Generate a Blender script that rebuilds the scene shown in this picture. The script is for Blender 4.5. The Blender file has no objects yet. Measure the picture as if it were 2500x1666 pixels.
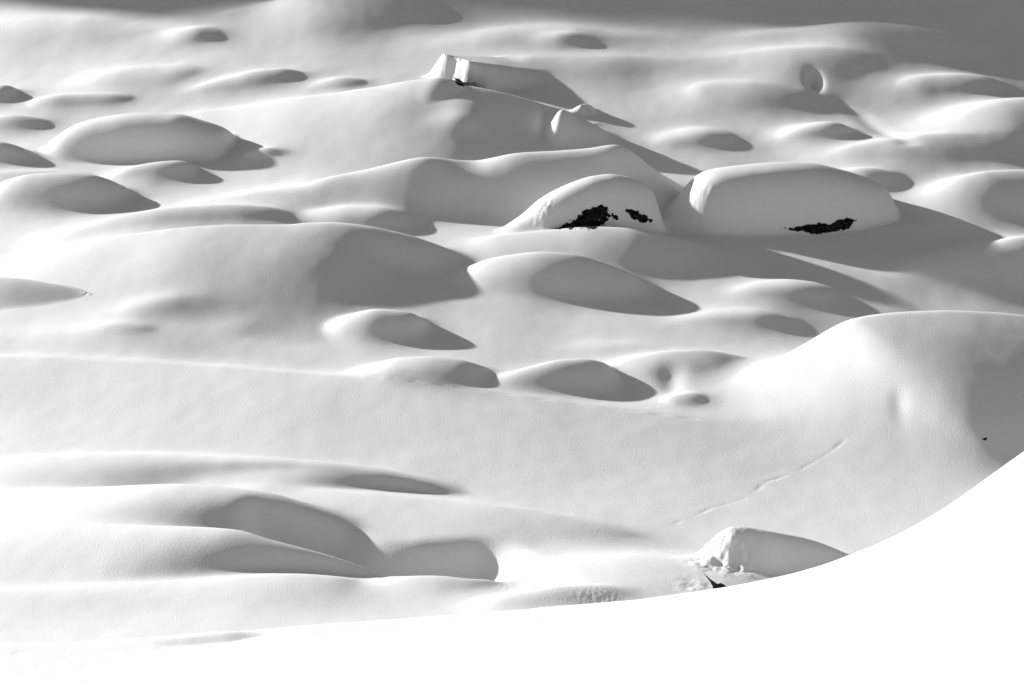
import bpy, math, random
import numpy as np
from mathutils import Vector

# ------------------------------------------------------------------ camera
LENS, SENS = 150.0, 36.0
T = SENS / 2 / LENS                       # tan of half the horizontal field of view
ZC, DEP = 23.5, math.radians(13.0)        # camera height over the bench, angle it looks down
PW, PH = 2500.0, 1666.0
scene = bpy.context.scene
col = scene.collection
cam_d = bpy.data.cameras.new('camera'); cam = bpy.data.objects.new('camera', cam_d)
col.objects.link(cam); scene.camera = cam
cam_d.lens, cam_d.sensor_width = LENS, SENS
cam_d.clip_start, cam_d.clip_end = 1.0, 3000.0
cam.location = (0, 0, ZC); cam.rotation_euler = (math.pi / 2 - DEP, 0, 0)

# ------------------------------------------------------------------ light (a black and white picture: neutral sky and sun)
SUN_EL, SUN_AZ = math.radians(14.0), math.radians(38.0)    # azimuth: how far behind the left side the sun stands
L = np.array([-math.cos(SUN_AZ) * math.cos(SUN_EL), math.sin(SUN_AZ) * math.cos(SUN_EL), math.sin(SUN_EL)])
world = bpy.data.worlds.new('World'); scene.world = world; world.use_nodes = True
nt = world.node_tree; nt.nodes.clear()
sky = nt.nodes.new('ShaderNodeTexSky'); sky.sky_type = 'NISHITA'; sky.sun_disc = False
sky.sun_elevation = SUN_EL; sky.sun_rotation = math.atan2(L[0], L[1])
bw = nt.nodes.new('ShaderNodeRGBToBW'); bg = nt.nodes.new('ShaderNodeBackground'); wo = nt.nodes.new('ShaderNodeOutputWorld')
nt.links.new(sky.outputs[0], bw.inputs[0]); nt.links.new(bw.outputs[0], bg.inputs['Color']); nt.links.new(bg.outputs[0], wo.inputs[0])
bg.inputs['Strength'].default_value = 0.058
sd = bpy.data.lights.new('sun', 'SUN'); sd.energy = 4.8; sd.angle = math.radians(1.0)
sun = bpy.data.objects.new('sun', sd); col.objects.link(sun)
sun.rotation_euler = Vector(-L).to_track_quat('-Z', 'Y').to_euler()
scene.view_settings.view_transform = 'Standard'; scene.view_settings.look = 'None'
scene.view_settings.gamma = 1.0; scene.view_settings.use_curve_mapping = False
scene.view_settings.exposure = 0.82
scene.render.engine = 'CYCLES'
scene.cycles.use_denoising = True
scene.cycles.max_bounces = 6; scene.cycles.diffuse_bounces = 4

QUAL = 1.0                                # mesh density

# ------------------------------------------------------------------ noise
def perlin(x, y, seed=0):
    rng = np.random.RandomState(seed)
    perm = rng.permutation(256); perm = np.concatenate([perm, perm])
    ang = rng.rand(256) * 2 * np.pi; gx, gy = np.cos(ang), np.sin(ang)
    xi, yi = np.floor(x).astype(int), np.floor(y).astype(int)
    xf, yf = x - xi, y - yi
    xi &= 255; yi &= 255
    u = xf * xf * xf * (xf * (xf * 6 - 15) + 10); v = yf * yf * yf * (yf * (yf * 6 - 15) + 10)
    def g(ix, iy, dx, dy):
        h = perm[(perm[ix & 255] + iy) & 255]
        return gx[h] * dx + gy[h] * dy
    a = g(xi, yi, xf, yf); b = g(xi + 1, yi, xf - 1, yf); c = g(xi, yi + 1, xf, yf - 1); d = g(xi + 1, yi + 1, xf - 1, yf - 1)
    return (a + u * (b - a)) * (1 - v) + (c + u * (d - c)) * v
def fbm(x, y, octaves=4, seed=0, gain=0.5):
    r, a = 0, 1.0
    for i in range(octaves):
        r = r + a * perlin(x * 2 ** i + 17.3 * i, y * 2 ** i - 9.1 * i, seed + i); a *= gain
    return r
def sstep(a, b, x):
    t = np.clip((x - a) / (b - a), 0, 1); return t * t * (3 - 2 * t)

# ------------------------------------------------------------------ the lie of the land
_yy = np.arange(-20, 900, 0.25)
_sl = np.interp(_yy, [0, 60, 80, 89, 96, 106, 118, 140, 170, 900], np.tan(np.radians([-7, -7, -6.0, 2.0, 3, 5, 7, 8, 7, 7])))
_k = np.exp(-0.5 * (np.arange(-24, 25) / 10.0) ** 2); _sl = np.convolve(np.pad(_sl, 24, 'edge'), _k / _k.sum(), 'valid')
_bz = np.cumsum(_sl) * 0.25; _bz -= np.interp(92, _yy, _bz)
def base(x, y):
    z = np.interp(y, _yy, _bz)
    return z - 0.0042 * (np.sqrt(x * x + 0) * np.minimum(np.abs(x), 16) * 2 - np.minimum(np.abs(x), 16) ** 2) * (0.25 + 0.75 * sstep(84, 97, y)) * np.where(x > 0, 1 - 0.6 * sstep(104, 113, y), 1)

# picture position -> point of the place
def ray(u, v):
    dx = (np.asarray(u, float) - PW / 2) / (PW / 2) * T; dv = -(np.asarray(v, float) - PH / 2) / (PW / 2) * T
    return dx, math.cos(DEP) + dv * math.sin(DEP), -math.sin(DEP) + dv * math.cos(DEP)
def on_ground(u, v, surf=base):
    dx, dy, dz = ray(u, v)
    s = np.arange(45, 260, 0.02)
    f = ZC + dz * s - surf(dx * s, dy * s)
    i = int(np.argmax(f < 0))
    if f[i] >= 0: i = len(s) - 1
    return np.array([dx * s[i], dy * s[i]])

# ------------------------------------------------------------------ snow mounds: ridge lines seen from the camera's side
MOUNDS = []
def mound(name, crest, df, db, a=2.0, b=1.5, sm=0.02, ends=None, af=None, bf=None, tp=0.5, label=None, keep=False, fs=0.07, on=None, gain=1.0, dk=(0.1, 0.9)):
    MOUNDS.append(dict(name=name, crest=crest, df=df, db=db, a=a, b=b, sm=sm, ends=ends, af=af or a, bf=bf or b, tp=tp, label=label, keep=keep, fs=fs, on=on, gain=gain, dk=dk))

exec_mounds = None
# name, crest line, front depth, back depth (metres)
# -- far rows
mound('t1', [(300, 70), (480, 52), (540, 34), (640, 20), (690, 3), (760, -14), (900, -24), (1150, 20)], 4, 2, b=1.3)
mound('t2', [(1660, 118), (1800, 84), (1900, 62), (1980, 46), (2040, 32), (2120, 25), (2220, 32), (2330, 62), (2480, 120)], 3.2, 2.5, gain=0.55)
mound('t3', [(1620, 30), (1800, 16), (2000, 14), (2150, 24)], 2.5, 2)
mound('t0', [(-200, 90), (0, 66), (160, 62), (330, 70), (480, 92)], 2.0, 2.5)
mound('a1', [(960, 112), (1060, 98), (1120, 90), (1180, 79), (1250, 74), (1370, 75), (1480, 86), (1600, 98), (1760, 116)], 2.4, 2.5)
mound('a2', [(1560, 160), (1750, 141), (1850, 129), (1930, 121), (2010, 121), (2150, 140), (2360, 180)], 3.4, 2.0)
mound('a3', [(140, 218), (200, 196), (300, 178), (420, 170), (560, 190)], 2.2, 2.0)
mound('a4', [(360, 96), (420, 78), (480, 70), (520, 78), (580, 102)], 1.2, 1.5)
mound('a5', [(1130, 168), (1300, 142), (1480, 142), (1650, 150), (1900, 175)], 2.5, 2.0)
mound('a6', [(1620, 235), (1720, 212), (1830, 208), (1950, 222), (2080, 250)], 2.6, 2.0)
mound('m3', [(380, 245), (500, 205), (560, 190), (610, 178), (680, 171), (730, 178), (765, 194)], 1.5, 1.2)
mound('m4', [(690, 240), (770, 208), (830, 193), (875, 194), (918, 209)], 1.5, 1.2)
# -- the rock with the bright broken side and the hill before it
mound('l1', [(360, 300), (560, 268), (700, 247), (800, 233), (915, 218), (1030, 207), (1125, 208), (1190, 219), (1260, 238), (1340, 264), (1440, 306)], 7.5, 1.8, b=1.4, sm=0.015, fs=0.15)
mound('b2', [(1325, 338), (1350, 292), (1366, 259), (1382, 265), (1410, 284), (1450, 302), (1485, 326), (1520, 350)], 1.5, 1.0, b=1.3, sm=0.03, keep=True, gain=0.9)
mound('b3', [(1392, 280), (1410, 258), (1426, 252), (1440, 270), (1470, 296)], 0.7, 0.8, sm=0.02, keep=True)
# -- right far
mound('k1', [(2130, 232), (2190, 206), (2260, 190), (2340, 183), (2400, 186), (2450, 200), (2490, 225)], 2.0, 1.6, b=1.2)
mound('k2', [(2210, 345), (2300, 306), (2350, 282), (2410, 260), (2460, 249), (2510, 245), (2620, 260), (2760, 310)], 3.5, 2.5, b=1.2)
mound('k3', [(1950, 408), (2100, 360), (2220, 341), (2350, 328), (2470, 335), (2600, 372)], 3.5, 2.0)
mound('n1', [(1560, 356), (1640, 332), (1720, 321), (1785, 326), (1812, 344)], 1.2, 1.6)
mound('n2', [(1860, 350), (1950, 315), (2030, 302), (2085, 318), (2108, 348)], 1.2, 1.6)
mound('k4', [(2180, 512), (2240, 484), (2300, 454), (2350, 432), (2420, 416), (2500, 414), (2600, 430), (2700, 480)], 2.8, 1.6, b=1.2)
mound('k5', [(1960, 448), (2050, 418), (2120, 409), (2180, 418), (2240, 437), (2310, 464)], 1.6, 1.2)
# -- left column
mound('c1', [(-180, 262), (-60, 214), (0, 208), (40, 220), (55, 246)], 1.2, 1.0)
mound('c2', [(40, 268), (90, 240), (150, 230), (250, 227), (315, 233), (355, 250)], 1.0, 1.0)
mound('c3', [(-140, 318), (-30, 286), (30, 279), (90, 286), (150, 310)], 0.9, 0.9)
mound('c4', [(-240, 405), (-110, 345), (-20, 340), (50, 360), (115, 402)], 1.0, 1.0)
mound('p1', [(95, 374), (125, 344), (180, 308), (250, 289), (330, 281), (420, 283), (480, 297), (535, 316), (552, 328), (558, 345), (561, 378)], 1.0, 1.3, a=2.5, b=0.9, sm=0.005, bf=0.8, keep='sharp', fs=0.02)
mound('p1b', [(588, 396), (604, 371), (650, 365), (720, 382), (770, 402)], 0.6, 0.7)
mound('c5', [(220, 442), (330, 404), (430, 391), (470, 398), (494, 428)], 0.9, 0.8)
mound('p2', [(-60, 492), (10, 440), (80, 423), (150, 420), (210, 424), (265, 440), (300, 457), (332, 488)], 1.25, 1.0, af=1.9, bf=1.0, keep=True)
mound('c6', [(-200, 440), (-60, 418), (60, 414), (180, 419), (260, 440)], 0.7, 0.8)
# -- middle
mound('l2', [(690, 492), (800, 440), (870, 424), (950, 404), (1040, 385), (1100, 390), (1160, 394), (1200, 385), (1250, 373), (1350, 366), (1430, 359), (1505, 349), (1532, 360), (1575, 394), (1630, 440), (1668, 478)], 2.4, 1.8, af=1.7, bf=1.0, sm=0.01, keep=True, fs=0.12)
mound('l3', [(380, 520), (520, 487), (640, 469), (750, 460), (850, 455), (930, 456), (1015, 480)], 1.8, 1.6)
mound('l4', [(690, 546), (780, 521), (850, 512), (920, 512), (985, 526), (1028, 550)], 1.1, 1.0, a=2.5, b=1.0, keep=True)
mound('l5', [(50, 612), (140, 571), (210, 547), (290, 527), (400, 511), (520, 502), (640, 507), (780, 545)], 2.4, 1.6)
mound('l6', [(-120, 695), (60, 627), (190, 597), (330, 570), (480, 550), (650, 553), (800, 562), (950, 600), (1030, 650)], 8.0, 1.8, sm=0.012, bf=1.7)
mound('r2', [(1200, 577), (1250, 545), (1290, 518), (1318, 492), (1345, 474), (1400, 448), (1450, 433), (1490, 428), (1530, 432), (1570, 444), (1592, 462), (1603, 490), (1606, 548)], 1.2, 1.2, a=2.5, b=0.8, sm=0.006, keep='sharp', fs=0.025)
mound('p3', [(1595, 538), (1640, 514), (1665, 488), (1690, 456), (1720, 430), (1760, 418), (1840, 408), (1900, 405), (1980, 408), (2050, 420), (2120, 440), (2160, 456), (2176, 476), (2184, 522)], 1.45, 1.8, a=2.6, b=0.8, sm=0.008, keep='sharp', fs=0.025)
mound('l7', [(1110, 602), (1210, 574), (1355, 557), (1450, 552), (1530, 554), (1600, 566), (1700, 594), (1800, 630)], 3.0, 1.2)
mound('l8', [(1100, 676), (1180, 633), (1250, 620), (1335, 615), (1400, 621), (1460, 637), (1530, 662), (1607, 710)], 1.6, 1.3, af=1.9, bf=1.0, keep=True, fs=0.1)
mound('k6', [(2060, 562), (2200, 542), (2300, 536), (2380, 536), (2450, 548), (2520, 572)], 1.6, 1.2, gain=0.75)
mound('k7', [(2140, 672), (2220, 641), (2290, 625), (2370, 610), (2440, 600), (2500, 586), (2600, 578), (2760, 640)], 2.6, 1.6)
mound('k8', [(1740, 726), (1850, 700), (1950, 694), (2030, 707), (2080, 730)], 1.3, 1.6)
mound('k9', [(1600, 786), (1750, 764), (1850, 760), (1930, 772), (2000, 792)], 1.2, 1.6)
# -- nearer middle
mound('n7', [(-320, 745), (-150, 690), (-50, 674), (20, 679), (80, 687), (130, 696), (205, 716)], 1.0, 0.8, on='add', gain=0.85)
mound('n5', [(120, 830), (220, 804), (290, 799), (335, 804), (380, 817), (405, 829), (414, 842)], 0.9, 1.2)
mound('n4', [(770, 812), (860, 772), (920, 762), (990, 767), (1030, 784), (1050, 815)], 1.2, 1.3, keep=True)
mound('q1', [(840, 925), (920, 893), (972, 880), (1049, 876), (1118, 883), (1183, 904), (1245, 938)], 1.5, 1.4, af=2.0, bf=1.1, keep=True)
mound('q2', [(1150, 955), (1229, 919), (1297, 896), (1374, 879), (1420, 875), (1470, 880), (1496, 895), (1512, 922)], 1.4, 1.1, keep=True)
mound('q3', [(1440, 912), (1510, 881), (1565, 867), (1642, 856), (1715, 853), (1790, 863), (1850, 879), (1910, 900)], 2.6, 1.2)
mound('q4', [(1590, 990), (1640, 964), (1690, 956), (1735, 963), (1780, 984)], 1.0, 0.8)
mound('p4', [(1740, 985), (1850, 921), (1906, 888), (2002, 838), (2052, 797), (2098, 775), (2174, 767), (2290, 764), (2400, 767), (2500, 774), (2650, 800), (2850, 940)], 7.5, 2.2, a=2.2, b=1.0, sm=0.008)
# -- the hollow in front
mound('s1', [(-340, 1165), (-100, 1130), (150, 1110), (344, 1104), (574, 1123), (727, 1147), (784, 1158), (840, 1177), (890, 1204)], (6.0, 0.3), 2.2, af=1.8, bf=1.5, keep=True, gain=0.8)
mound('s3', [(-300, 1215), (0, 1201), (200, 1193), (344, 1187), (421, 1184), (555, 1194), (631, 1206), (727, 1234), (820, 1275), (900, 1330)], (6.5, 1.1), 1.8, af=1.8, bf=1.4, keep=True, dk=(0.45, 0.9))
mound('s4', [(-500, 1316), (-200, 1302), (0, 1296), (115, 1290), (380, 1287), (555, 1294), (670, 1318), (804, 1351), (895, 1381), (985, 1425)], (3.2, 0.6), (2.2, 0.6), bf=1.8, keep=True, dk=(0.6, 0.95))
mound('s5', [(-300, 1470), (0, 1442), (268, 1429), (574, 1411), (700, 1405), (800, 1408), (950, 1440)], 3, 1.5)
mound('s7', [(880, 1432), (960, 1403), (1087, 1395), (1150, 1401), (1200, 1413), (1240, 1427), (1285, 1446)], 1.6, 0.7)
mound('s8', [(1100, 1494), (1200, 1461), (1278, 1443), (1374, 1430), (1450, 1429), (1527, 1440), (1620, 1466)], 1.4, 1.0)
mound('p5', [(1590, 1410), (1680, 1372), (1728, 1348), (1750, 1312), (1770, 1290), (1795, 1283), (1887, 1296), (1983, 1316), (2100, 1362)], 1.3, 1.0, b=1.0, sm=0.008, keep=True)

mound('l1k', [(930, 214), (990, 198), (1035, 187), (1072, 178), (1098, 185), (1140, 212)], 1.6, 0.8, b=2, on='add', gain=0.6)
mound('l6b', [(620, 625), (700, 585), (760, 562), (820, 557), (900, 560), (980, 573), (1050, 595), (1110, 622), (1165, 655)], 2.0, 1.6, af=2.0, bf=1.0, sm=0.015, keep=True, fs=0.1)
mound('s6b', [(460, 1222), (640, 1197), (800, 1207), (1000, 1222), (1180, 1239), (1300, 1254), (1470, 1286), (1640, 1335)], 3.6, 1.8)
mound('r6', [(1200, 1416), (1300, 1394), (1400, 1378), (1560, 1370), (1760, 1382), (1950, 1425)], 4.5, 3.0)
mound('e1', [(320, 1570), (400, 1558), (470, 1551), (540, 1546), (640, 1549)], 0.5, 0.8, on='near')
mound('p5b', [(1738, 1412), (1800, 1380), (1850, 1360), (1888, 1345), (1908, 1388)], 0.7, 0.5, keep=True)
mound('s2', [(340, 1165), (560, 1130), (700, 1121), (800, 1125), (934, 1147), (1030, 1172), (1085, 1192), (1146, 1222)], (5.0, 0.3), 1.6, af=1.8, bf=1.4, keep=True, gain=0.8)
PITS = [  # centre, radii across and in depth (m), depth (m); negative: a soft bump
    (385, 748, 1.1, 0.6, -0.12), (1135, 303, 0.75, 0.7, -0.15), (1385, 98, 0.8, 0.6, -0.15), (590, 806, 0.7, 0.6, -0.035), (1500, 850, 1.0, 0.6, -0.06), (1150, 268, 0.7, 0.8, -0.08),
    (1988, 205, 0.20, 0.6, 0.20), (1325, 300, 0.18, 0.9, 0.18),
    (1638, 912, 0.30, 0.55, 0.07), (1640, 950, 0.24, 0.45, 0.04), (2195, 985, 0.20, 0.6, 0.035),
]
GROOVES = [  # polyline, width, depth
    ([(2040, 255), (2100, 285), (2215, 345)], 0.30, 0.05),
    ([(900, 956), (1030, 966), (1220, 986), (1500, 1014), (1700, 1037)], 0.05, 0.012),
    ([(2060, 1098), (1980, 1135), (1930, 1160), (1870, 1178), (1830, 1215), (1740, 1240), (1650, 1278)], 0.07, 0.006),
]
ROUGH = [  # crumbled or carved places: centre, reach across and in depth, amount, grain (m)
    (1775, 1375, 0.55, 0.7, 0.16, 0.42), (1700, 1425, 0.4, 0.6, 0.03, 0.3), (1470, 1460, 0.5, 0.4, 0.012, 0.09), (297, 452, 0.22, 0.3, 0.05, 0.12),
    (1690, 520, 0.5, 0.6, 0.10, 0.5), (1325, 505, 0.25, 0.3, 0.04, 0.15), (1435, 270, 0.25, 0.4, 0.06, 0.18), (1235, 1435, 0.25, 0.3, 0.008, 0.09),
]
SCOOPS = [  # rim of a hollow, depth, width of its walls (m)
    ([(545, 1262), (590, 1214), (640, 1209), (727, 1236), (850, 1284), (960, 1327), (1100, 1314), (1200, 1310), (1262, 1326), (1320, 1362), (1270, 1408), (1170, 1418), (1087, 1402), (960, 1408), (895, 1384), (804, 1353), (670, 1320), (600, 1300)], 0.62, 1.1),
]
RIDGES = [
    # ground line in the picture, height, reach to the front, reach to the back (m)
    ([(-500, 920), (0, 908), (383, 922), (650, 940), (900, 962), (1220, 991), (1700, 1040), (2100, 1072), (2500, 1103), (3000, 1150)], [0.28, 0.28, 0.28, 0.28, 0.28, 0.25, 0.12, 0.0, 0.0, 0.0], 4.0, 0.9),
    ([(-300, 850), (306, 851), (420, 856), (650, 870), (900, 894), (1050, 915), (1150, 930)], [0.10, 0.12, 0.12, 0.10, 0.05, 0.0, 0.0], 1.1, 0.9),
]
# crest of the near slope, its distance along the ground
NEAR = [(-900, 1600), (-200, 1580), (200, 1566), (540, 1547), (700, 1531), (1000, 1510), (1500, 1471), (1720, 1443), (1900, 1411), (2010, 1381), (2080, 1356), (2200, 1305), (2300, 1250), (2400, 1176), (2500, 1104), (2700, 960), (3400, 700)]
NEAR_Y = 70.0
_nu = np.array([p[0] for p in NEAR], float); _nv = np.array([p[1] for p in NEAR], float)
_ndx, _ndy, _ndz = ray(_nu, _nv)
_nx = _ndx / _ndy * NEAR_Y; _nz = ZC + _ndz / _ndy * NEAR_Y
_nxs = np.linspace(-60, 60, 4801); _nzs = np.interp(_nxs, _nx, _nz)
_kk = np.exp(-0.5 * (np.arange(-40, 41) / 14.0) ** 2); _nzs = np.convolve(np.pad(_nzs, 40, 'edge'), _kk / _kk.sum(), 'valid')
def near_slope(x, y):
    zc = np.interp(x, _nxs, _nzs); d = y - NEAR_Y
    front = zc - d * math.tan(math.radians(8.5))
    back = zc - d * math.tan(math.radians(16.0)) - 0.14 * np.maximum(d, 0) ** 2
    w = sstep(-1.5, 1.0, d)
    return np.where(d < -1.5, front, front * (1 - w) + back * w) - 0.02 * np.maximum(-d - 25, 0) ** 2 * 0

def pchip(x, y, q):
    h = np.diff(x); d = np.diff(y) / h; n = len(x); s = np.zeros(n)
    for i in range(1, n - 1):
        if d[i - 1] * d[i] > 0:
            w1, w2 = 2 * h[i] + h[i - 1], h[i] + 2 * h[i - 1]
            s[i] = (w1 + w2) / (w1 / d[i - 1] + w2 / d[i])
    s[0], s[-1] = d[0], d[-1]
    k = np.clip(np.searchsorted(x, q) - 1, 0, n - 2); t = (q - x[k]) / h[k]
    r = (2 * t**3 - 3 * t**2 + 1) * y[k] + (t**3 - 2 * t**2 + t) * h[k] * s[k] + (3 * t**2 - 2 * t**3) * y[k + 1] + (t**3 - t**2) * h[k] * s[k + 1]
    return np.where((q < x[0]) | (q > x[-1]), 0, np.maximum(r, 0))
def box1(a, n, axis):
    # three box blurs = a gaussian of about n cells
    for _ in range(3):
        pad = [(0, 0), (0, 0)]; pad[axis] = (n + 1, n)
        c = np.cumsum(np.pad(a, pad, 'edge'), axis=axis)
        m = 2 * n + 1
        a = (np.take(c, range(m, c.shape[axis]), axis) - np.take(c, range(0, c.shape[axis] - m), axis)) / m
    return a
def blur(a, nx, ny):
    return box1(box1(a, max(1, nx), 1), max(1, ny), 0)
def gauss_smooth(a, sig):
    n = max(1, int(sig * 4)); k = np.exp(-0.5 * (np.arange(-n, n + 1) / max(sig, 1e-3)) ** 2)
    return np.convolve(np.pad(a, n, 'edge'), k / k.sum(), 'valid')
PN = 3.0
WEDGE = 1000
def depth_at(d, t, dk):
    return d if np.isscalar(d) else d[0] + (d[1] - d[0]) * sstep(dk[0], dk[1], t)
def mound_h(m, x, y):
    t = ((x - m['A'][0]) * m['ax'][0] + (y - m['A'][1]) * m['ax'][1]) / m['ln']
    d = (x - m['A'][0]) * m['nn'][0] + (y - m['A'][1]) * m['nn'][1]
    h = np.interp(t, m['tt'], m['hh'], left=0, right=0); hf = np.interp(t, m['tt'], m['hf'], left=0, right=0)
    w = np.maximum(h / m['hmax'], 1e-4) ** m['tp']
    DF, DB = depth_at(m['df'], t, m['dk']), depth_at(m['db'], t, m['dk'])
    q = np.where(d < 0, -d / (DF * w), d / (DB * w))
    q = np.clip(q, 0, 1)
    g = np.where(d < 0, (1 - q ** m['af']) ** m['bf'], (1 - q ** m['a']) ** m['b'])
    k = sstep(0, 0.5, q)
    return (h + (hf - h) * k) * g

def _surf_tmp(x, y):
    z = base(x, y); acc = np.zeros_like(x)
    for m in MOUNDS:
        if not m['on']: acc += mound_h(m, x, y) ** PN
    return z + acc ** (1 / PN)
WF1 = on_ground(1066, 199); WF2 = on_ground(1150, 226)
WLN = float(np.hypot(*(WF2 - WF1))); WAX = (WF2 - WF1) / WLN; WNN = np.array([-WAX[1], WAX[0]])
for m in sorted(MOUNDS, key=lambda q: q['on'] == 'add'):
    c = m['crest']
    surf = _surf_tmp if m['on'] == 'add' else near_slope if m['on'] else base
    A = on_ground(*c[0], surf); B = on_ground(*c[-1], surf)
    d = B - A; ln = float(np.hypot(*d)); ax = d / ln; nn = np.array([-ax[1], ax[0]])
    us = np.array([p[0] for p in c], float); vs = np.array([p[1] for p in c], float)
    dx, dy, dz = ray(us, vs)
    s = (A @ nn) / (dx * nn[0] + dy * nn[1])
    px, py, pz = dx * s, dy * s, ZC + dz * s
    t = ((px - A[0]) * ax[0] + (py - A[1]) * ax[1]) / ln
    t = np.maximum.accumulate(t) + np.arange(len(t)) * 1e-4
    h = np.maximum(pz - surf(px, py), 0); h[0] = h[-1] = 0; h = h * m['gain']
    N = 400; tt = np.linspace(-0.1, 1.1, int(N * 1.2) + 1); hh = pchip(t, h, tt)
    hh = gauss_smooth(hh, m['sm'] * N); hf = gauss_smooth(hh, m['fs'] * N)
    m.update(A=A, ax=ax, nn=nn, ln=ln, tt=tt, hh=hh, hf=hf, hmax=max(1e-3, float(hh.max())))
def seg_dist(x, y, pts):
    best = np.full(x.shape, 1e9)
    for (x0, y0), (x1, y1) in zip(pts[:-1], pts[1:]):
        vx, vy = x1 - x0, y1 - y0
        t = np.clip(((x - x0) * vx + (y - y0) * vy) / (vx * vx + vy * vy), 0, 1)
        best = np.minimum(best, np.hypot(x - x0 - t * vx, y - y0 - t * vy))
    return best

def smax(a, b, k):
    h = np.maximum(k - np.abs(a - b), 0) / k
    return np.maximum(a, b) + h * h * k * 0.25
def height(X, Y, want_owner=False):
    Z = base(X, Y)
    acc = np.zeros_like(X); raw = np.zeros_like(X); shp = np.zeros_like(X); nearb = np.zeros_like(X); addb = np.zeros_like(X); top = np.zeros_like(X); own = np.full(X.shape, -1, np.int32)
    for i, m in enumerate(MOUNDS):
        A, B = m['A'], m['A'] + m['ax'] * m['ln']; r = max(np.max(m['df']), np.max(m['db'])) + 0.5
        ex = 0.12 * m['ln']
        msk = (X > min(A[0], B[0]) - ex) & (X < max(A[0], B[0]) + ex) & (Y > min(A[1], B[1]) - r) & (Y < max(A[1], B[1]) + r)
        if not msk.any(): continue
        h = mound_h(m, X[msk], Y[msk])
        if m['on'] == 'add':
            addb[msk] = np.maximum(addb[msk], h)
            om = own[msk]; om[h > 0.3 * m['hmax']] = i; own[msk] = om; continue
        if m['on']:
            nearb[msk] += h; continue
        (shp if m['keep'] == 'sharp' else raw if m['keep'] else acc)[msk] += h ** PN
        tm = top[msk]; om = own[msk]
        up = h > tm
        om[up & (h > 0.22 * m['hmax'])] = i; tm[up] = h[up]
        top[msk] = tm; own[msk] = om
    H = acc ** (1 / PN)
    if want_owner:      # snow gathers in the corners at the foot of every mound
        fx, fy = 0.03, 0.0713
        for wide, amt in ((1.3, 0.55), (0.65, 0.8), (0.30, 0.9)):
            Bl = blur(H, int(round(wide / fx * QUAL)), int(round(wide / fy * QUAL)))
            e = Bl - H
            H = H + amt * 0.5 * (e + np.sqrt(e * e + 0.012 ** 2)) - amt * 0.006
        R = raw ** (1 / PN)
        for wide, amt in ((0.60, 0.55), (0.20, 0.6)):
            e = blur(R, int(round(wide / fx * QUAL)), int(round(wide / fy * QUAL))) - R
            R = R + amt * 0.5 * (e + np.sqrt(e * e + 0.01 ** 2) - 0.01)
        S = shp ** (1 / PN)
        e = blur(S, int(round(0.16 / fx * QUAL)), int(round(0.16 / fy * QUAL))) - S
        S = S + 0.25 * (e + np.sqrt(e * e + 0.01 ** 2) - 0.01)
        H = (np.maximum(H, 0) ** PN + np.maximum(R, 0) ** PN + np.maximum(S, 0) ** PN) ** (1 / PN)
        H = blur(H, int(round(0.04 / fx * QUAL)), 1)
    # the boulder with the broken sunny side: a steep face to the left, a long fall to the right
    t_ = ((X - WF1[0]) * WAX[0] + (Y - WF1[1]) * WAX[1]) / WLN
    d_ = (X - WF1[0]) * WNN[0] + (Y - WF1[1]) * WNN[1]
    wm = (np.abs(t_) < 3) & (d_ > -1.5) & (d_ < 7)
    if wm.any():
        tw, dw = t_[wm], d_[wm]
        cr = 0.10 * fbm(X[wm] / 0.45, Y[wm] / 0.8, 3, 8) + 0.05 * np.sin(9 * tw)
        hw = 0.84 * sstep(-0.24, 0.20, dw + cr) * np.clip(1 - np.maximum(dw - 0.1, 0) / 4.2, 0, 1) ** 1.5
        hw *= sstep(-0.5, 0.12, tw) * (1 - sstep(0.85, 1.7, tw - 0.10 * dw))
        Hw = H[wm]; ow = own[wm]; ow[(hw > 0.2) & (hw > Hw)] = WEDGE; own[wm] = ow
        H[wm] = Hw + (smax(Hw, hw, 0.08) - Hw) * sstep(0, 0.08, hw)
    H = H + addb
    for (u, v, rx, ry, dep) in PITS:
        cx, cy = PITPOS[(u, v)]
        q = ((X - cx) / rx) ** 2 + ((Y - cy) / ry) ** 2
        H = H - dep * np.exp(-q)
    for (cx, cy), rx, ry, amt, gr in ROUGHPOS:
        bx = (np.abs(X - cx) < 2.6 * rx) & (np.abs(Y - cy) < 2.6 * ry)
        xs_, ys_ = X[bx], Y[bx]
        H[bx] += amt * fbm(xs_ / gr, ys_ / (gr * 1.6), 3, 55) * np.exp(-((xs_ - cx) / rx) ** 2 - ((ys_ - cy) / ry) ** 2)
    for pts, dep, wid in SCOOPPOS:
        bx = (X > pts[:, 0].min()) & (X < pts[:, 0].max()) & (Y > pts[:, 1].min()) & (Y < pts[:, 1].max())
        xs_, ys_ = X[bx], Y[bx]
        cl = np.vstack([pts, pts[:1]])
        ins = np.zeros(xs_.shape, bool)
        for (x0, y0), (x1, y1) in zip(cl[:-1], cl[1:]):
            if y0 == y1: continue
            ins ^= ((y0 > ys_) != (y1 > ys_)) & (xs_ < (x1 - x0) * (ys_ - y0) / (y1 - y0) + x0)
        sdist = np.where(ins, seg_dist(xs_, ys_, cl), 0)
        sc = np.zeros_like(H); sc[bx] = dep * sstep(0, wid, sdist)
        H = H - (blur(sc, int(round(0.16 / 0.03 * QUAL)), int(round(0.16 / 0.0713 * QUAL))) if want_owner else sc)
    for rx_, ry_, hh_, sf_, sb_ in RIDGEPOS:
        d = Y - np.interp(X, rx_, ry_)
        H = H + np.interp(X, rx_, hh_, left=0, right=0) * np.where(d < 0, np.exp(-(d / sf_) ** 2), np.exp(-(d / sb_) ** 2))
    for pts, w, dep in GROOVEPOS:
        d = seg_dist(X, Y, pts); H = H - dep * np.exp(-(d / w) ** 2) * (1 if w > 0.1 else np.clip(0.6 + 1.6 * perlin(X / 0.35, Y / 0.6, 91), 0, 1.6))
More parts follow.
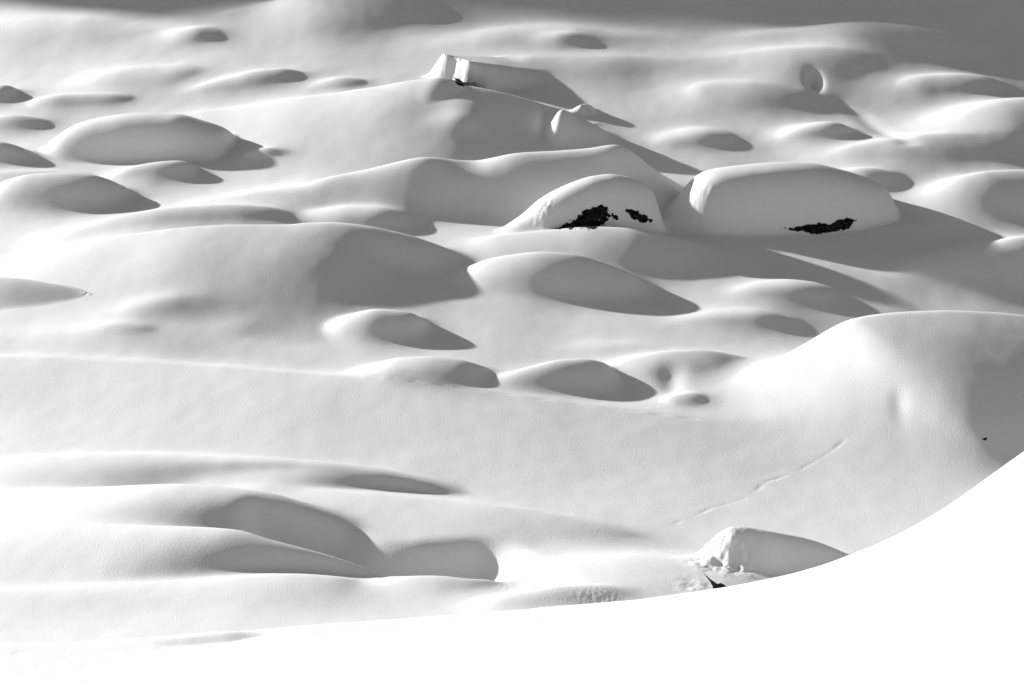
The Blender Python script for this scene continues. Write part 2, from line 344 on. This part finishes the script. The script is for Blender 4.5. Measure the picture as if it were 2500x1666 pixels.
    inr = sstep(30, 50, Y) * sstep(300, 180, Y)
    H = H + inr * ((0.03 + 0.035 * sstep(96, 104, Y)) * perlin(X / 2.3, Y / 3.6, 5) + 0.008 * fbm(X / 0.9, Y / 1.5, 2, 6) + 0.07 * fbm(X / 10.0, Y / 13.0, 2, 11))
    N_ = near_slope(X, Y) + nearb + 0.02 * fbm(X / 1.7, Y / 2.5, 3, 31) + (0.003 + 0.008 * sstep(6.5, 7.5, X)) * fbm(X / 0.30, Y / 0.5, 2, 37)
    Zt = smax(Z + H, N_, 0.10)
    own[N_ > Z + H - 0.1] = -1
    return (Zt, own) if want_owner else Zt
PITPOS, GROOVEPOS, RIDGEPOS, SCOOPPOS, ROUGHPOS = {}, [], [], [], []
for pts, hh_, sf_, sb_ in RIDGES:
    g = np.array([on_ground(*q) for q in pts]); xs_ = np.linspace(g[0, 0], g[-1, 0], 300)
    hl_ = np.interp(xs_, g[:, 0], hh_ if isinstance(hh_, list) else [hh_] * len(g))
    RIDGEPOS.append((xs_, gauss_smooth(np.interp(xs_, g[:, 0], g[:, 1]), 8), gauss_smooth(hl_, 8), sf_, sb_))
for pts, dep, wid in SCOOPS:
    g = np.array([on_ground(*q, _surf_tmp) for q in pts])
    for _ in range(3):
        n2 = np.roll(g, -1, 0); g = np.stack([0.75 * g + 0.25 * n2, 0.25 * g + 0.75 * n2], 1).reshape(-1, 2)
    SCOOPPOS.append((g, dep, wid))
for u, v, rx, ry, amt, gr in ROUGH: ROUGHPOS.append((on_ground(u, v, _surf_tmp), rx, ry, amt, gr))
for p in PITS: PITPOS[(p[0], p[1])] = on_ground(p[0], p[1], _surf_tmp)
for pts, w, dep in GROOVES: GROOVEPOS.append(([tuple(on_ground(*q, _surf_tmp)) for q in pts], w, dep))

# ------------------------------------------------------------------ materials
def new_mat(name):
    m = bpy.data.materials.new(name); m.use_nodes = True
    return m, m.node_tree, m.node_tree.nodes['Principled BSDF']
snow, snt, sb = new_mat('snow')
sb.inputs['Base Color'].default_value = (0.84, 0.84, 0.84, 1); sb.inputs['Roughness'].default_value = 0.75
sb.inputs['Specular IOR Level'].default_value = 0.15
tc = snt.nodes.new('ShaderNodeTexCoord'); n1 = snt.nodes.new('ShaderNodeTexNoise'); n1.inputs['Scale'].default_value = 28; n1.inputs['Detail'].default_value = 4
bp = snt.nodes.new('ShaderNodeBump'); bp.inputs['Strength'].default_value = 0.6; bp.inputs['Distance'].default_value = 0.012
snt.links.new(tc.outputs['Object'], n1.inputs['Vector']); snt.links.new(n1.outputs['Fac'], bp.inputs['Height']); snt.links.new(bp.outputs[0], sb.inputs['Normal'])

# ------------------------------------------------------------------ the snow sheet, cut along the mounds
def spaced(parts):
    out = []
    for a, b, n in parts: out.append(np.linspace(a, b, max(2, int(n)), endpoint=False))
    return np.concatenate(out + [[parts[-1][1]]])
US = spaced([(-9000, -700, 40), (-700, -120, 60), (-120, 2620, 1020 * QUAL), (2620, 3400, 60), (3400, 11500, 40)])
YS = spaced([(14, 57, 60), (57, 139, 1150 * QUAL), (139, 180, 60), (180, 600, 50)])
UX = (US - PW / 2) / (PW / 2) * T
X = UX[None, :] * np.maximum(YS, 40)[:, None]; Y = np.repeat(YS[:, None], len(US), 1)
Zg, own = height(X, Y, True)
# vertex normals from the whole sheet so that the cut pieces shade as one
P = np.stack([X, Y, Zg], -1)
du = np.gradient(P, axis=1); dv = np.gradient(P, axis=0)
Nn = np.cross(du, dv); Nn /= np.linalg.norm(Nn, axis=-1, keepdims=True)
nr, nc = X.shape

def mesh_from(name, V, F, Nrm=None):
    me = bpy.data.meshes.new(name)
    me.vertices.add(len(V)); me.vertices.foreach_set('co', np.ascontiguousarray(V, np.float32).ravel())
    nf = len(F); me.loops.add(nf * 4); me.loops.foreach_set('vertex_index', F.astype(np.int32).ravel())
    me.polygons.add(nf); me.polygons.foreach_set('loop_start', np.arange(0, nf * 4, 4, dtype=np.int32))
    me.update(calc_edges=True)
    me.polygons.foreach_set('use_smooth', np.ones(nf, bool))
    if Nrm is not None: me.normals_split_custom_set_from_vertices(Nrm.astype(np.float32))
    return me
ii, jj = np.meshgrid(np.arange(nr - 1), np.arange(nc - 1), indexing='ij')
quads = np.stack([ii * nc + jj, ii * nc + jj + 1, (ii + 1) * nc + jj + 1, (ii + 1) * nc + jj], -1)
cell = own[:-1, :-1]
Vall, Nall = P.reshape(-1, 3), Nn.reshape(-1, 3)
def piece(name, sel, skirt=0.0, origin=(0, 0, 0)):
    F = quads[sel]
    used, inv = np.unique(F, return_inverse=True); F = inv.reshape(-1, 4)
    V, Nv = Vall[used] - np.array(origin), Nall[used]
    if skirt:
        e = np.concatenate([F[:, [0, 1]], F[:, [1, 2]], F[:, [2, 3]], F[:, [3, 0]]])
        key = np.sort(e, 1); kk = key[:, 0].astype(np.int64) * len(V) + key[:, 1]
        uq, idx, cnt = np.unique(kk, return_index=True, return_counts=True)
        be = e[idx[cnt == 1]]
        bv, binv = np.unique(be, return_inverse=True); binv = binv.reshape(-1, 2)
        low = V[bv] - np.array([0, 0, skirt]); k0 = len(V)
        V = np.concatenate([V, low]); Nv = np.concatenate([Nv, Nv[bv]])
        F = np.concatenate([F, np.stack([be[:, 1], be[:, 0], k0 + binv[:, 0], k0 + binv[:, 1]], -1)])
    me = mesh_from(name, V, F, Nv); me.materials.append(snow)
    o = bpy.data.objects.new(name, me); o.location = origin; col.objects.link(o)
    return o
# ---- which ridges are things of their own (the rest stays in the snow field)
IDX = {m['name']: i for i, m in enumerate(MOUNDS)}
THINGS = [  # members, name, label
    (['c1'], 'snow_mound', 'small dark snow mound cut by the left edge, topmost of the left column'),
    (['c2'], 'snow_mound', 'long flat snow mound above the left half of the loaf-shaped pillow'),
    (['c3'], 'snow_mound', 'low dark snow mound at the left edge, left of the big far pillow'),
    (['c4'], 'snow_mound', 'shaded snow mound at the left edge, touching the left foot of the loaf-shaped pillow'),
    (['p1'], 'snow_pillow', 'big loaf-shaped snow pillow on the far left with a shaded front and upright right end'),
    (['p1b'], 'snow_mound', 'small snow bump lying in the shadow right of the far left pillow'),
    (['c5'], 'snow_mound', 'faint low bump just below the far left pillow'),
    (['p2'], 'snow_pillow', 'lens-shaped shaded snow pillow at the left edge below the big loaf-shaped one'),
    (['m3'], 'snow_mound', 'small snow mound with an oval dark side, second one left of the far rock'),
    (['m4'], 'snow_mound', 'small snow mound with a thin dark side, nearest to the far rock on its left'),
    (['a3'], 'snow_mound', 'faint pale snow swell above the loaf-shaped pillow'),
    (['a4'], 'snow_mound', 'small bump with a dark end in the top left, below the shaded hollow'),
    (['t2'], 'snow_hill', 'shaded snow hill in the top right whose crest catches a streak of light'),
    (['k1'], 'snow_mound', 'snow mound at the upper right edge with a lit top against the dark slope'),
    (['k2'], 'snow_mound', 'snow mound at the right edge with a very bright left flank'),
    (['k4'], 'snow_mound', 'rounded snow mound at the right edge, right of the large pillow with the dark gap'),
    (['k5'], 'snow_mound', 'low snow mound behind the right end of the large pillow with the dark gap'),
    (['n1'], 'snow_mound', 'soft bump with a dark lens-shaped front, behind the gap between the two rocky pillows'),
    (['n2'], 'snow_mound', 'soft bump with a dark front, straight behind the large pillow with the dark gap'),
    (['b2'], 'snow_mound', 'sharp little peaked snow mound below the far rock shadow'),
    (['l2'], 'snow_ridge', 'long snow ridge with a dark front behind the pillow that shows rock'),
    (['l3'], 'snow_mound', 'long pale snow swell left of the dark-fronted ridge'),
    (['l4'], 'snow_mound', 'shaded snow mound below the left foot of the dark-fronted ridge'),
    (['l5'], 'snow_mound', 'long bright snow mound behind the broad smooth hump on the left'),
    (['l6', 'l6b'], 'snow_mound', 'broad smooth snow hump on the left, bright on the left and dark on the right'),
    (['l7'], 'snow_mound', 'pale snow swell right in front of the pillow that shows rock'),
    (['l8'], 'snow_mound', 'leaf-shaped dark-fronted snow mound in the middle, below the pillow that shows rock'),
    (['k6'], 'snow_mound', 'shaded snow mound at the right, below the rounded mound at the right edge'),
    (['k7'], 'snow_mound', 'snow mound at the right edge just behind the biggest hump'),
    (['k8'], 'snow_mound', 'upper of the two soft dark swells left of the biggest hump'),
    (['k9'], 'snow_mound', 'lower of the two soft dark swells left of the biggest hump'),
    (['n7'], 'snow_mound', 'shaded snow mound cut off by the left edge below the broad smooth hump'),
    (['n5'], 'snow_mound', 'small snow mound with a dark end on the left, just above the smooth bench'),
    (['n4'], 'snow_mound', 'single small snow mound below the dark end of the broad smooth hump'),
    (['q1'], 'snow_mound', 'leftmost of the row of snow mounds along the smooth bench'),
    (['q2'], 'snow_mound', 'egg-shaped snow mound with an oval dark side, second in the row along the bench'),
    (['q3'], 'snow_mound', 'pale snow mound with a small pit, between the row of mounds and the biggest hump'),
    (['q4'], 'snow_mound', 'little snow bump at the left foot of the biggest hump'),
    (['p4'], 'snow_mound', 'biggest snow hump at the right edge with a bright sloping left shoulder'),
    (['s1'], 'snow_drift', 'left of the two thin-ended snow drifts below the bench'),
    (['s2'], 'snow_drift', 'right of the two thin-ended snow drifts below the bench'),
    (['s3'], 'snow_drift', 'smooth snow drift along the back of the dark hollow in the lower left'),
    (['s4'], 'snow_drift', 'long snow drift in front of the dark hollow in the lower left'),
    (['s7'], 'snow_mound', 'low bright snow mound in front of the right end of the dark hollow'),
    (['s8'], 'snow_mound', 'faint grey snow mound half hidden by the bright near slope'),
    (['p5', 'p5b'], 'snow_mound', 'crumbling snow mound above the black twig in the lower right'),
]
CAPS = [  # a boulder under its snow: members, label
    (['r2'], 'domed snow pillow with patches of black rock showing in its front'),
    (['p3'], 'large flat-topped snow pillow with a white left face and a black gap under its front'),
    ([None], 'far boulder with a white broken left side and a long shadow to its right'),
]
def ids(members): return [WEDGE if m is None else IDX[m] for m in members]
NAMED = [i for t in THINGS for i in ids(t[0])] + [i for t in CAPS for i in ids(t[0])]
o = piece('snow_field', np.isin(cell, NAMED, invert=True)); o['kind'] = 'structure'
def foot(sel):
    q = Vall[np.unique(quads[sel])]
    return (float(q[:, 0].mean()), float(q[:, 1].mean()), float(q[:, 2].min()))
MADE = {}
for members, nm, lab in THINGS:
    sel = np.isin(cell, ids(members))
    if not sel.any(): continue
    at_ = foot(sel); o = piece(nm, sel, 0.3, at_); MADE[members[0]] = (o, at_); o['label'] = lab; o['category'] = nm.replace('_', ' '); o['group'] = 'snow shapes over the buried boulders'
BOULDERS = []
for members, lab in CAPS:
    sel = np.isin(cell, ids(members)); at = foot(sel)
    e = bpy.data.objects.new('snow_covered_boulder', None); e.location = at; col.objects.link(e)
    e['label'] = lab; e['category'] = 'boulder'; e['group'] = 'boulders that show through the snow'
    c = piece('snow_cap', sel, 0.3, at); c.location = (0, 0, 0); c.parent = e
    BOULDERS.append((e, at))

# ------------------------------------------------------------------ rock that shows
def sample(x, y):
    fr = np.interp(y, YS, np.arange(nr)); fc = np.interp(x / np.maximum(y, 40), UX, np.arange(nc))
    r0 = np.clip(fr.astype(int), 0, nr - 2); c0 = np.clip(fc.astype(int), 0, nc - 2); a, b = fr - r0, fc - c0
    return (Zg[r0, c0] * (1 - a) + Zg[r0 + 1, c0] * a) * (1 - b) + (Zg[r0, c0 + 1] * (1 - a) + Zg[r0 + 1, c0 + 1] * a) * b
def hit(u, v, lo=60, hi=140):
    dx, dy, dz = ray(u, v); s_ = np.arange(lo, hi, 0.02)
    f = ZC + dz[..., None] * s_ - sample(dx[..., None] * s_, dy[..., None] * s_)
    i = np.argmax(f < 0, -1); s0 = s_[i]
    return np.stack([dx * s0, dy * s0, ZC + dz * s0], -1)
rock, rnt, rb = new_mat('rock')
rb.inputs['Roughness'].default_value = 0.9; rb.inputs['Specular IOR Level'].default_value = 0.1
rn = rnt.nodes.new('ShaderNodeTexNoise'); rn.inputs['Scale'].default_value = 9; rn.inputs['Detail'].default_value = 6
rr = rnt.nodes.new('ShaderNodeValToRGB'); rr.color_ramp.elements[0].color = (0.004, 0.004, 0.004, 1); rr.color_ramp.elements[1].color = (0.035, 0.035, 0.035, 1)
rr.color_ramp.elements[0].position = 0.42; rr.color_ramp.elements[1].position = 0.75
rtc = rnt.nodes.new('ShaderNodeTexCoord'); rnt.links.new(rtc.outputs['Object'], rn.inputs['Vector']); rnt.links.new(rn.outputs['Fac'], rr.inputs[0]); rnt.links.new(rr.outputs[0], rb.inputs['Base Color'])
def poly_sd(u, v, poly):
    P_ = np.array(poly, float); cl = np.vstack([P_, P_[:1]])
    ins = np.zeros(u.shape, bool)
    for (x0, y0), (x1, y1) in zip(cl[:-1], cl[1:]):
        if y0 != y1: ins ^= ((y0 > v) != (y1 > v)) & (u < (x1 - x0) * (v - y0) / (y1 - y0) + x0)
    d = seg_dist(u, v, cl)
    return np.where(ins, d, -d)
def rock_patch(parent, at, poly, seed, step=2.5, rough=1.0, proud=0.07):
    """a piece of the buried rock: its face stands out of the snow inside the outline, its body lies behind"""
    pu = [p[0] for p in poly]; pv = [p[1] for p in poly]
    U, Vv = np.meshgrid(np.arange(min(pu) - 12, max(pu) + 12, step), np.arange(min(pv) - 10, max(pv) + 8, step))
    sd = poly_sd(U, Vv, poly)
    P0 = hit(U, Vv, 100, 135) if min(pv) < 700 else hit(U, Vv)
    nz = fbm(U / 16, Vv / 12, 4, seed); fine = fbm(U / 5, Vv / 4, 2, seed + 9)
    e = np.clip(sd / 7.0, -1.6, 1.0) + rough * (1.3 * nz + 0.5 * fine)
    off = proud * np.clip(e, -2.0, 0.9) + np.where(e > 0, 0.05 * fbm(U / 11, Vv / 8, 2, seed + 3), 0)
    out = np.array([-0.10, -0.93, 0.35])
    Fp = P0 + off[..., None] * out - np.array(at)
    Bp = P0 + np.array([0, 0.7, -0.25]) - np.array(at)
    h_, w_ = U.shape
    Vx = np.concatenate([Fp.reshape(-1, 3), Bp.reshape(-1, 3)])
    q_ = []
    I = lambda r, c, k=0: k * h_ * w_ + r * w_ + c
    for r in range(h_ - 1):
        for c in range(w_ - 1):
            q_.append((I(r + 1, c), I(r + 1, c + 1), I(r, c + 1), I(r, c)))
    for c in range(w_ - 1):
        q_.append((I(0, c), I(0, c + 1), I(0, c + 1, 1), I(0, c, 1))); q_.append((I(h_ - 1, c + 1), I(h_ - 1, c), I(h_ - 1, c, 1), I(h_ - 1, c + 1, 1)))
    for r in range(h_ - 1):
        q_.append((I(r + 1, 0), I(r, 0), I(r, 0, 1), I(r + 1, 0, 1))); q_.append((I(r, w_ - 1), I(r + 1, w_ - 1), I(r + 1, w_ - 1, 1), I(r, w_ - 1, 1)))
    q_.append((I(0, 0, 1), I(0, w_ - 1, 1), I(h_ - 1, w_ - 1, 1), I(h_ - 1, 0, 1)))
    me = mesh_from('rock', Vx, np.array(q_)); me.polygons.foreach_set('use_smooth', np.zeros(len(q_), bool)); me.materials.append(rock)
    o = bpy.data.objects.new('rock', me); col.objects.link(o); o.parent = parent
    return o
e, at = BOULDERS[0]
rock_patch(e, at, [(1357, 560), (1375, 545), (1398, 537), (1412, 534), (1408, 526), (1425, 514), (1445, 507), (1462, 503), (1480, 500), (1494, 513), (1480, 516), (1492, 527), (1482, 541), (1466, 554), (1450, 562)], 4, rough=0.75)
rock_patch(e, at, [(1519, 499), (1531, 512), (1543, 510), (1570, 524), (1592, 535), (1591, 541), (1563, 546), (1545, 535), (1529, 521)], 14, rough=0.6)
rock_patch(e, at, [(1496, 524), (1508, 526), (1516, 538), (1505, 540)], 21, rough=1.2)
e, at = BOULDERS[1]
rock_patch(e, at, [(1900, 556), (1935, 557), (1965, 549), (2000, 544), (2028, 548), (2045, 537), (2065, 532), (2098, 537), (2085, 544), (2072, 560), (2000, 573), (1950, 567)], 33, rough=0.35)  # black rock face set flush, standing in for the shaded cavity under the cap
e, at = BOULDERS[2]
rock_patch(e, at, [(1108, 189), (1120, 192), (1132, 199), (1146, 203), (1150, 212), (1116, 212)], 41, rough=0.3, step=1.8)

for key, poly in (('p4', [(2396, 1071), (2408, 1068), (2418, 1073), (2406, 1076)]),):
    if key in MADE: rock_patch(*MADE[key], poly, 61, rough=0.2, step=1.5, proud=0.05)

# ------------------------------------------------------------------ the twig
bark, bnt, bb = new_mat('bark'); bb.inputs['Base Color'].default_value = (0.008, 0.008, 0.008, 1); bb.inputs['Roughness'].default_value = 0.9
bn = bnt.nodes.new('ShaderNodeTexNoise'); bn.inputs['Scale'].default_value = 40
bbp = bnt.nodes.new('ShaderNodeBump'); bbp.inputs['Distance'].default_value = 0.01; bnt.links.new(bn.outputs['Fac'], bbp.inputs['Height']); bnt.links.new(bbp.outputs[0], bb.inputs['Normal'])
def tube(name, pts, parent, at, n=10):
    pts = [(np.array(p) - np.array(at), r) for p, r in pts]
    V_, F_ = [], []
    for k, (p, r) in enumerate(pts):
        a = pts[max(k - 1, 0)][0]; b = pts[min(k + 1, len(pts) - 1)][0]
        d = (b - a) / np.linalg.norm(b - a); x_ = np.cross(d, [0, 1, 0.1]); x_ /= np.linalg.norm(x_); y_ = np.cross(d, x_)
        for q in range(n):
            an = 2 * math.pi * q / n; rr_ = r * (1 + 0.18 * math.sin(3 * an + 1.7 * k))
            V_.append(p + rr_ * (math.cos(an) * x_ + math.sin(an) * y_))
    for k in range(len(pts) - 1):
        for q in range(n): F_.append((k * n + q, k * n + (q + 1) % n, (k + 1) * n + (q + 1) % n, (k + 1) * n + q))
    me = mesh_from(name, np.array(V_), np.array(F_)); me.materials.append(bark)
    o = bpy.data.objects.new(name, me); col.objects.link(o); o.parent = parent
    return o
g0 = hit(np.array([1752.0]), np.array([1434.0]))[0]
def near_pt(u, v, fwd):
    dx, dy, dz = ray(u, v); s_ = (g0[1] - fwd) / dy
    return (float(dx * s_), float(dy * s_), float(ZC + dz * s_))
tw = bpy.data.objects.new('dead_twig', None); tw.location = tuple(g0); col.objects.link(tw)
tw['label'] = 'short black twig sticking up to the left out of the bright snow'; tw['category'] = 'twig'
tube('stem', [(near_pt(1719, 1401, 0.10), 0.004), (near_pt(1726, 1409, 0.10), 0.010), (near_pt(1735, 1418, 0.10), 0.019), (near_pt(1743, 1426, 0.10), 0.042), (near_pt(1750, 1434, 0.08), 0.05), (near_pt(1755, 1442, 0.05), 0.05)], tw, g0)
tube('stub', [(near_pt(1742, 1436, 0.06), 0.03), (near_pt(1750, 1433, 0.09), 0.055), (near_pt(1760, 1431, 0.10), 0.052), (near_pt(1768, 1432, 0.09), 0.034), (near_pt(1774, 1435, 0.06), 0.008)], tw, g0)

# mountain side standing out of the frame to the left; its shadow lies over the far slope
D = 90.0
edge = [(-600, -80), (60, -40), (170, -5), (240, 25), (330, 50), (480, 64), (560, 66), (650, 56), (720, 46), (900, 40), (1060, 92), (1300, 66), (1500, 78), (1700, 104), (1850, 110), (1950, 118), (2100, 140), (2400, 195), (2500, 230), (3200, 260), (4300, 330)]

rows = []
hx = math.hypot(L[0], L[1]); lx, ly = L[0] / hx, L[1] / hx
eu = np.array([e[0] for e in edge], float); ev = np.array([e[1] for e in edge], float)
uu = np.linspace(eu[0], eu[-1], 160); vv = np.interp(uu, eu, ev)
rng = np.random.RandomState(3)
top = []
for u, v in zip(uu, vv):
    g = on_ground(u, v)
    top.append((g[0] + lx * D, g[1] + ly * D, float(base(g[0], g[1])) + D * math.tan(SUN_EL)))
top = np.array(top)
# the ridge goes down on the sunny side and on ours, and runs on at both ends
prof = [(-26, 0.0), (-14, 0.45), (-6, 0.82), (-1.5, 0.97), (0, 1.0), (5, 0.99), (30, 0.9), (90, 0.6), (160, 0.2)]
ext0 = top[0] + np.array([-60, -5, 0])
top = np.vstack([ext0, top])
V, F = [], []
for k, (x, y, z) in enumerate(top):
    for d, f in prof:
        X_, Y_ = x + lx * d, y + ly * d; zb = float(base(X_, Y_)) - 3
        nz = 0.0 if abs(d) < 2 else 0.9 * float(fbm(np.array([X_ / 9]), np.array([Y_ / 9]), 3, 77)[0])
        V.append((X_, Y_, zb + (z - zb) * f + nz))
n = len(prof)
for k in range(len(top) - 1):
    for q in range(n - 1): F.append((k * n + q, k * n + q + 1, (k + 1) * n + q + 1, (k + 1) * n + q))
me = mesh_from('mountain_side', np.array(V), np.array(F)); me.materials.append(snow)
o = bpy.data.objects.new('mountain_side', me); o['kind'] = 'structure'; col.objects.link(o)
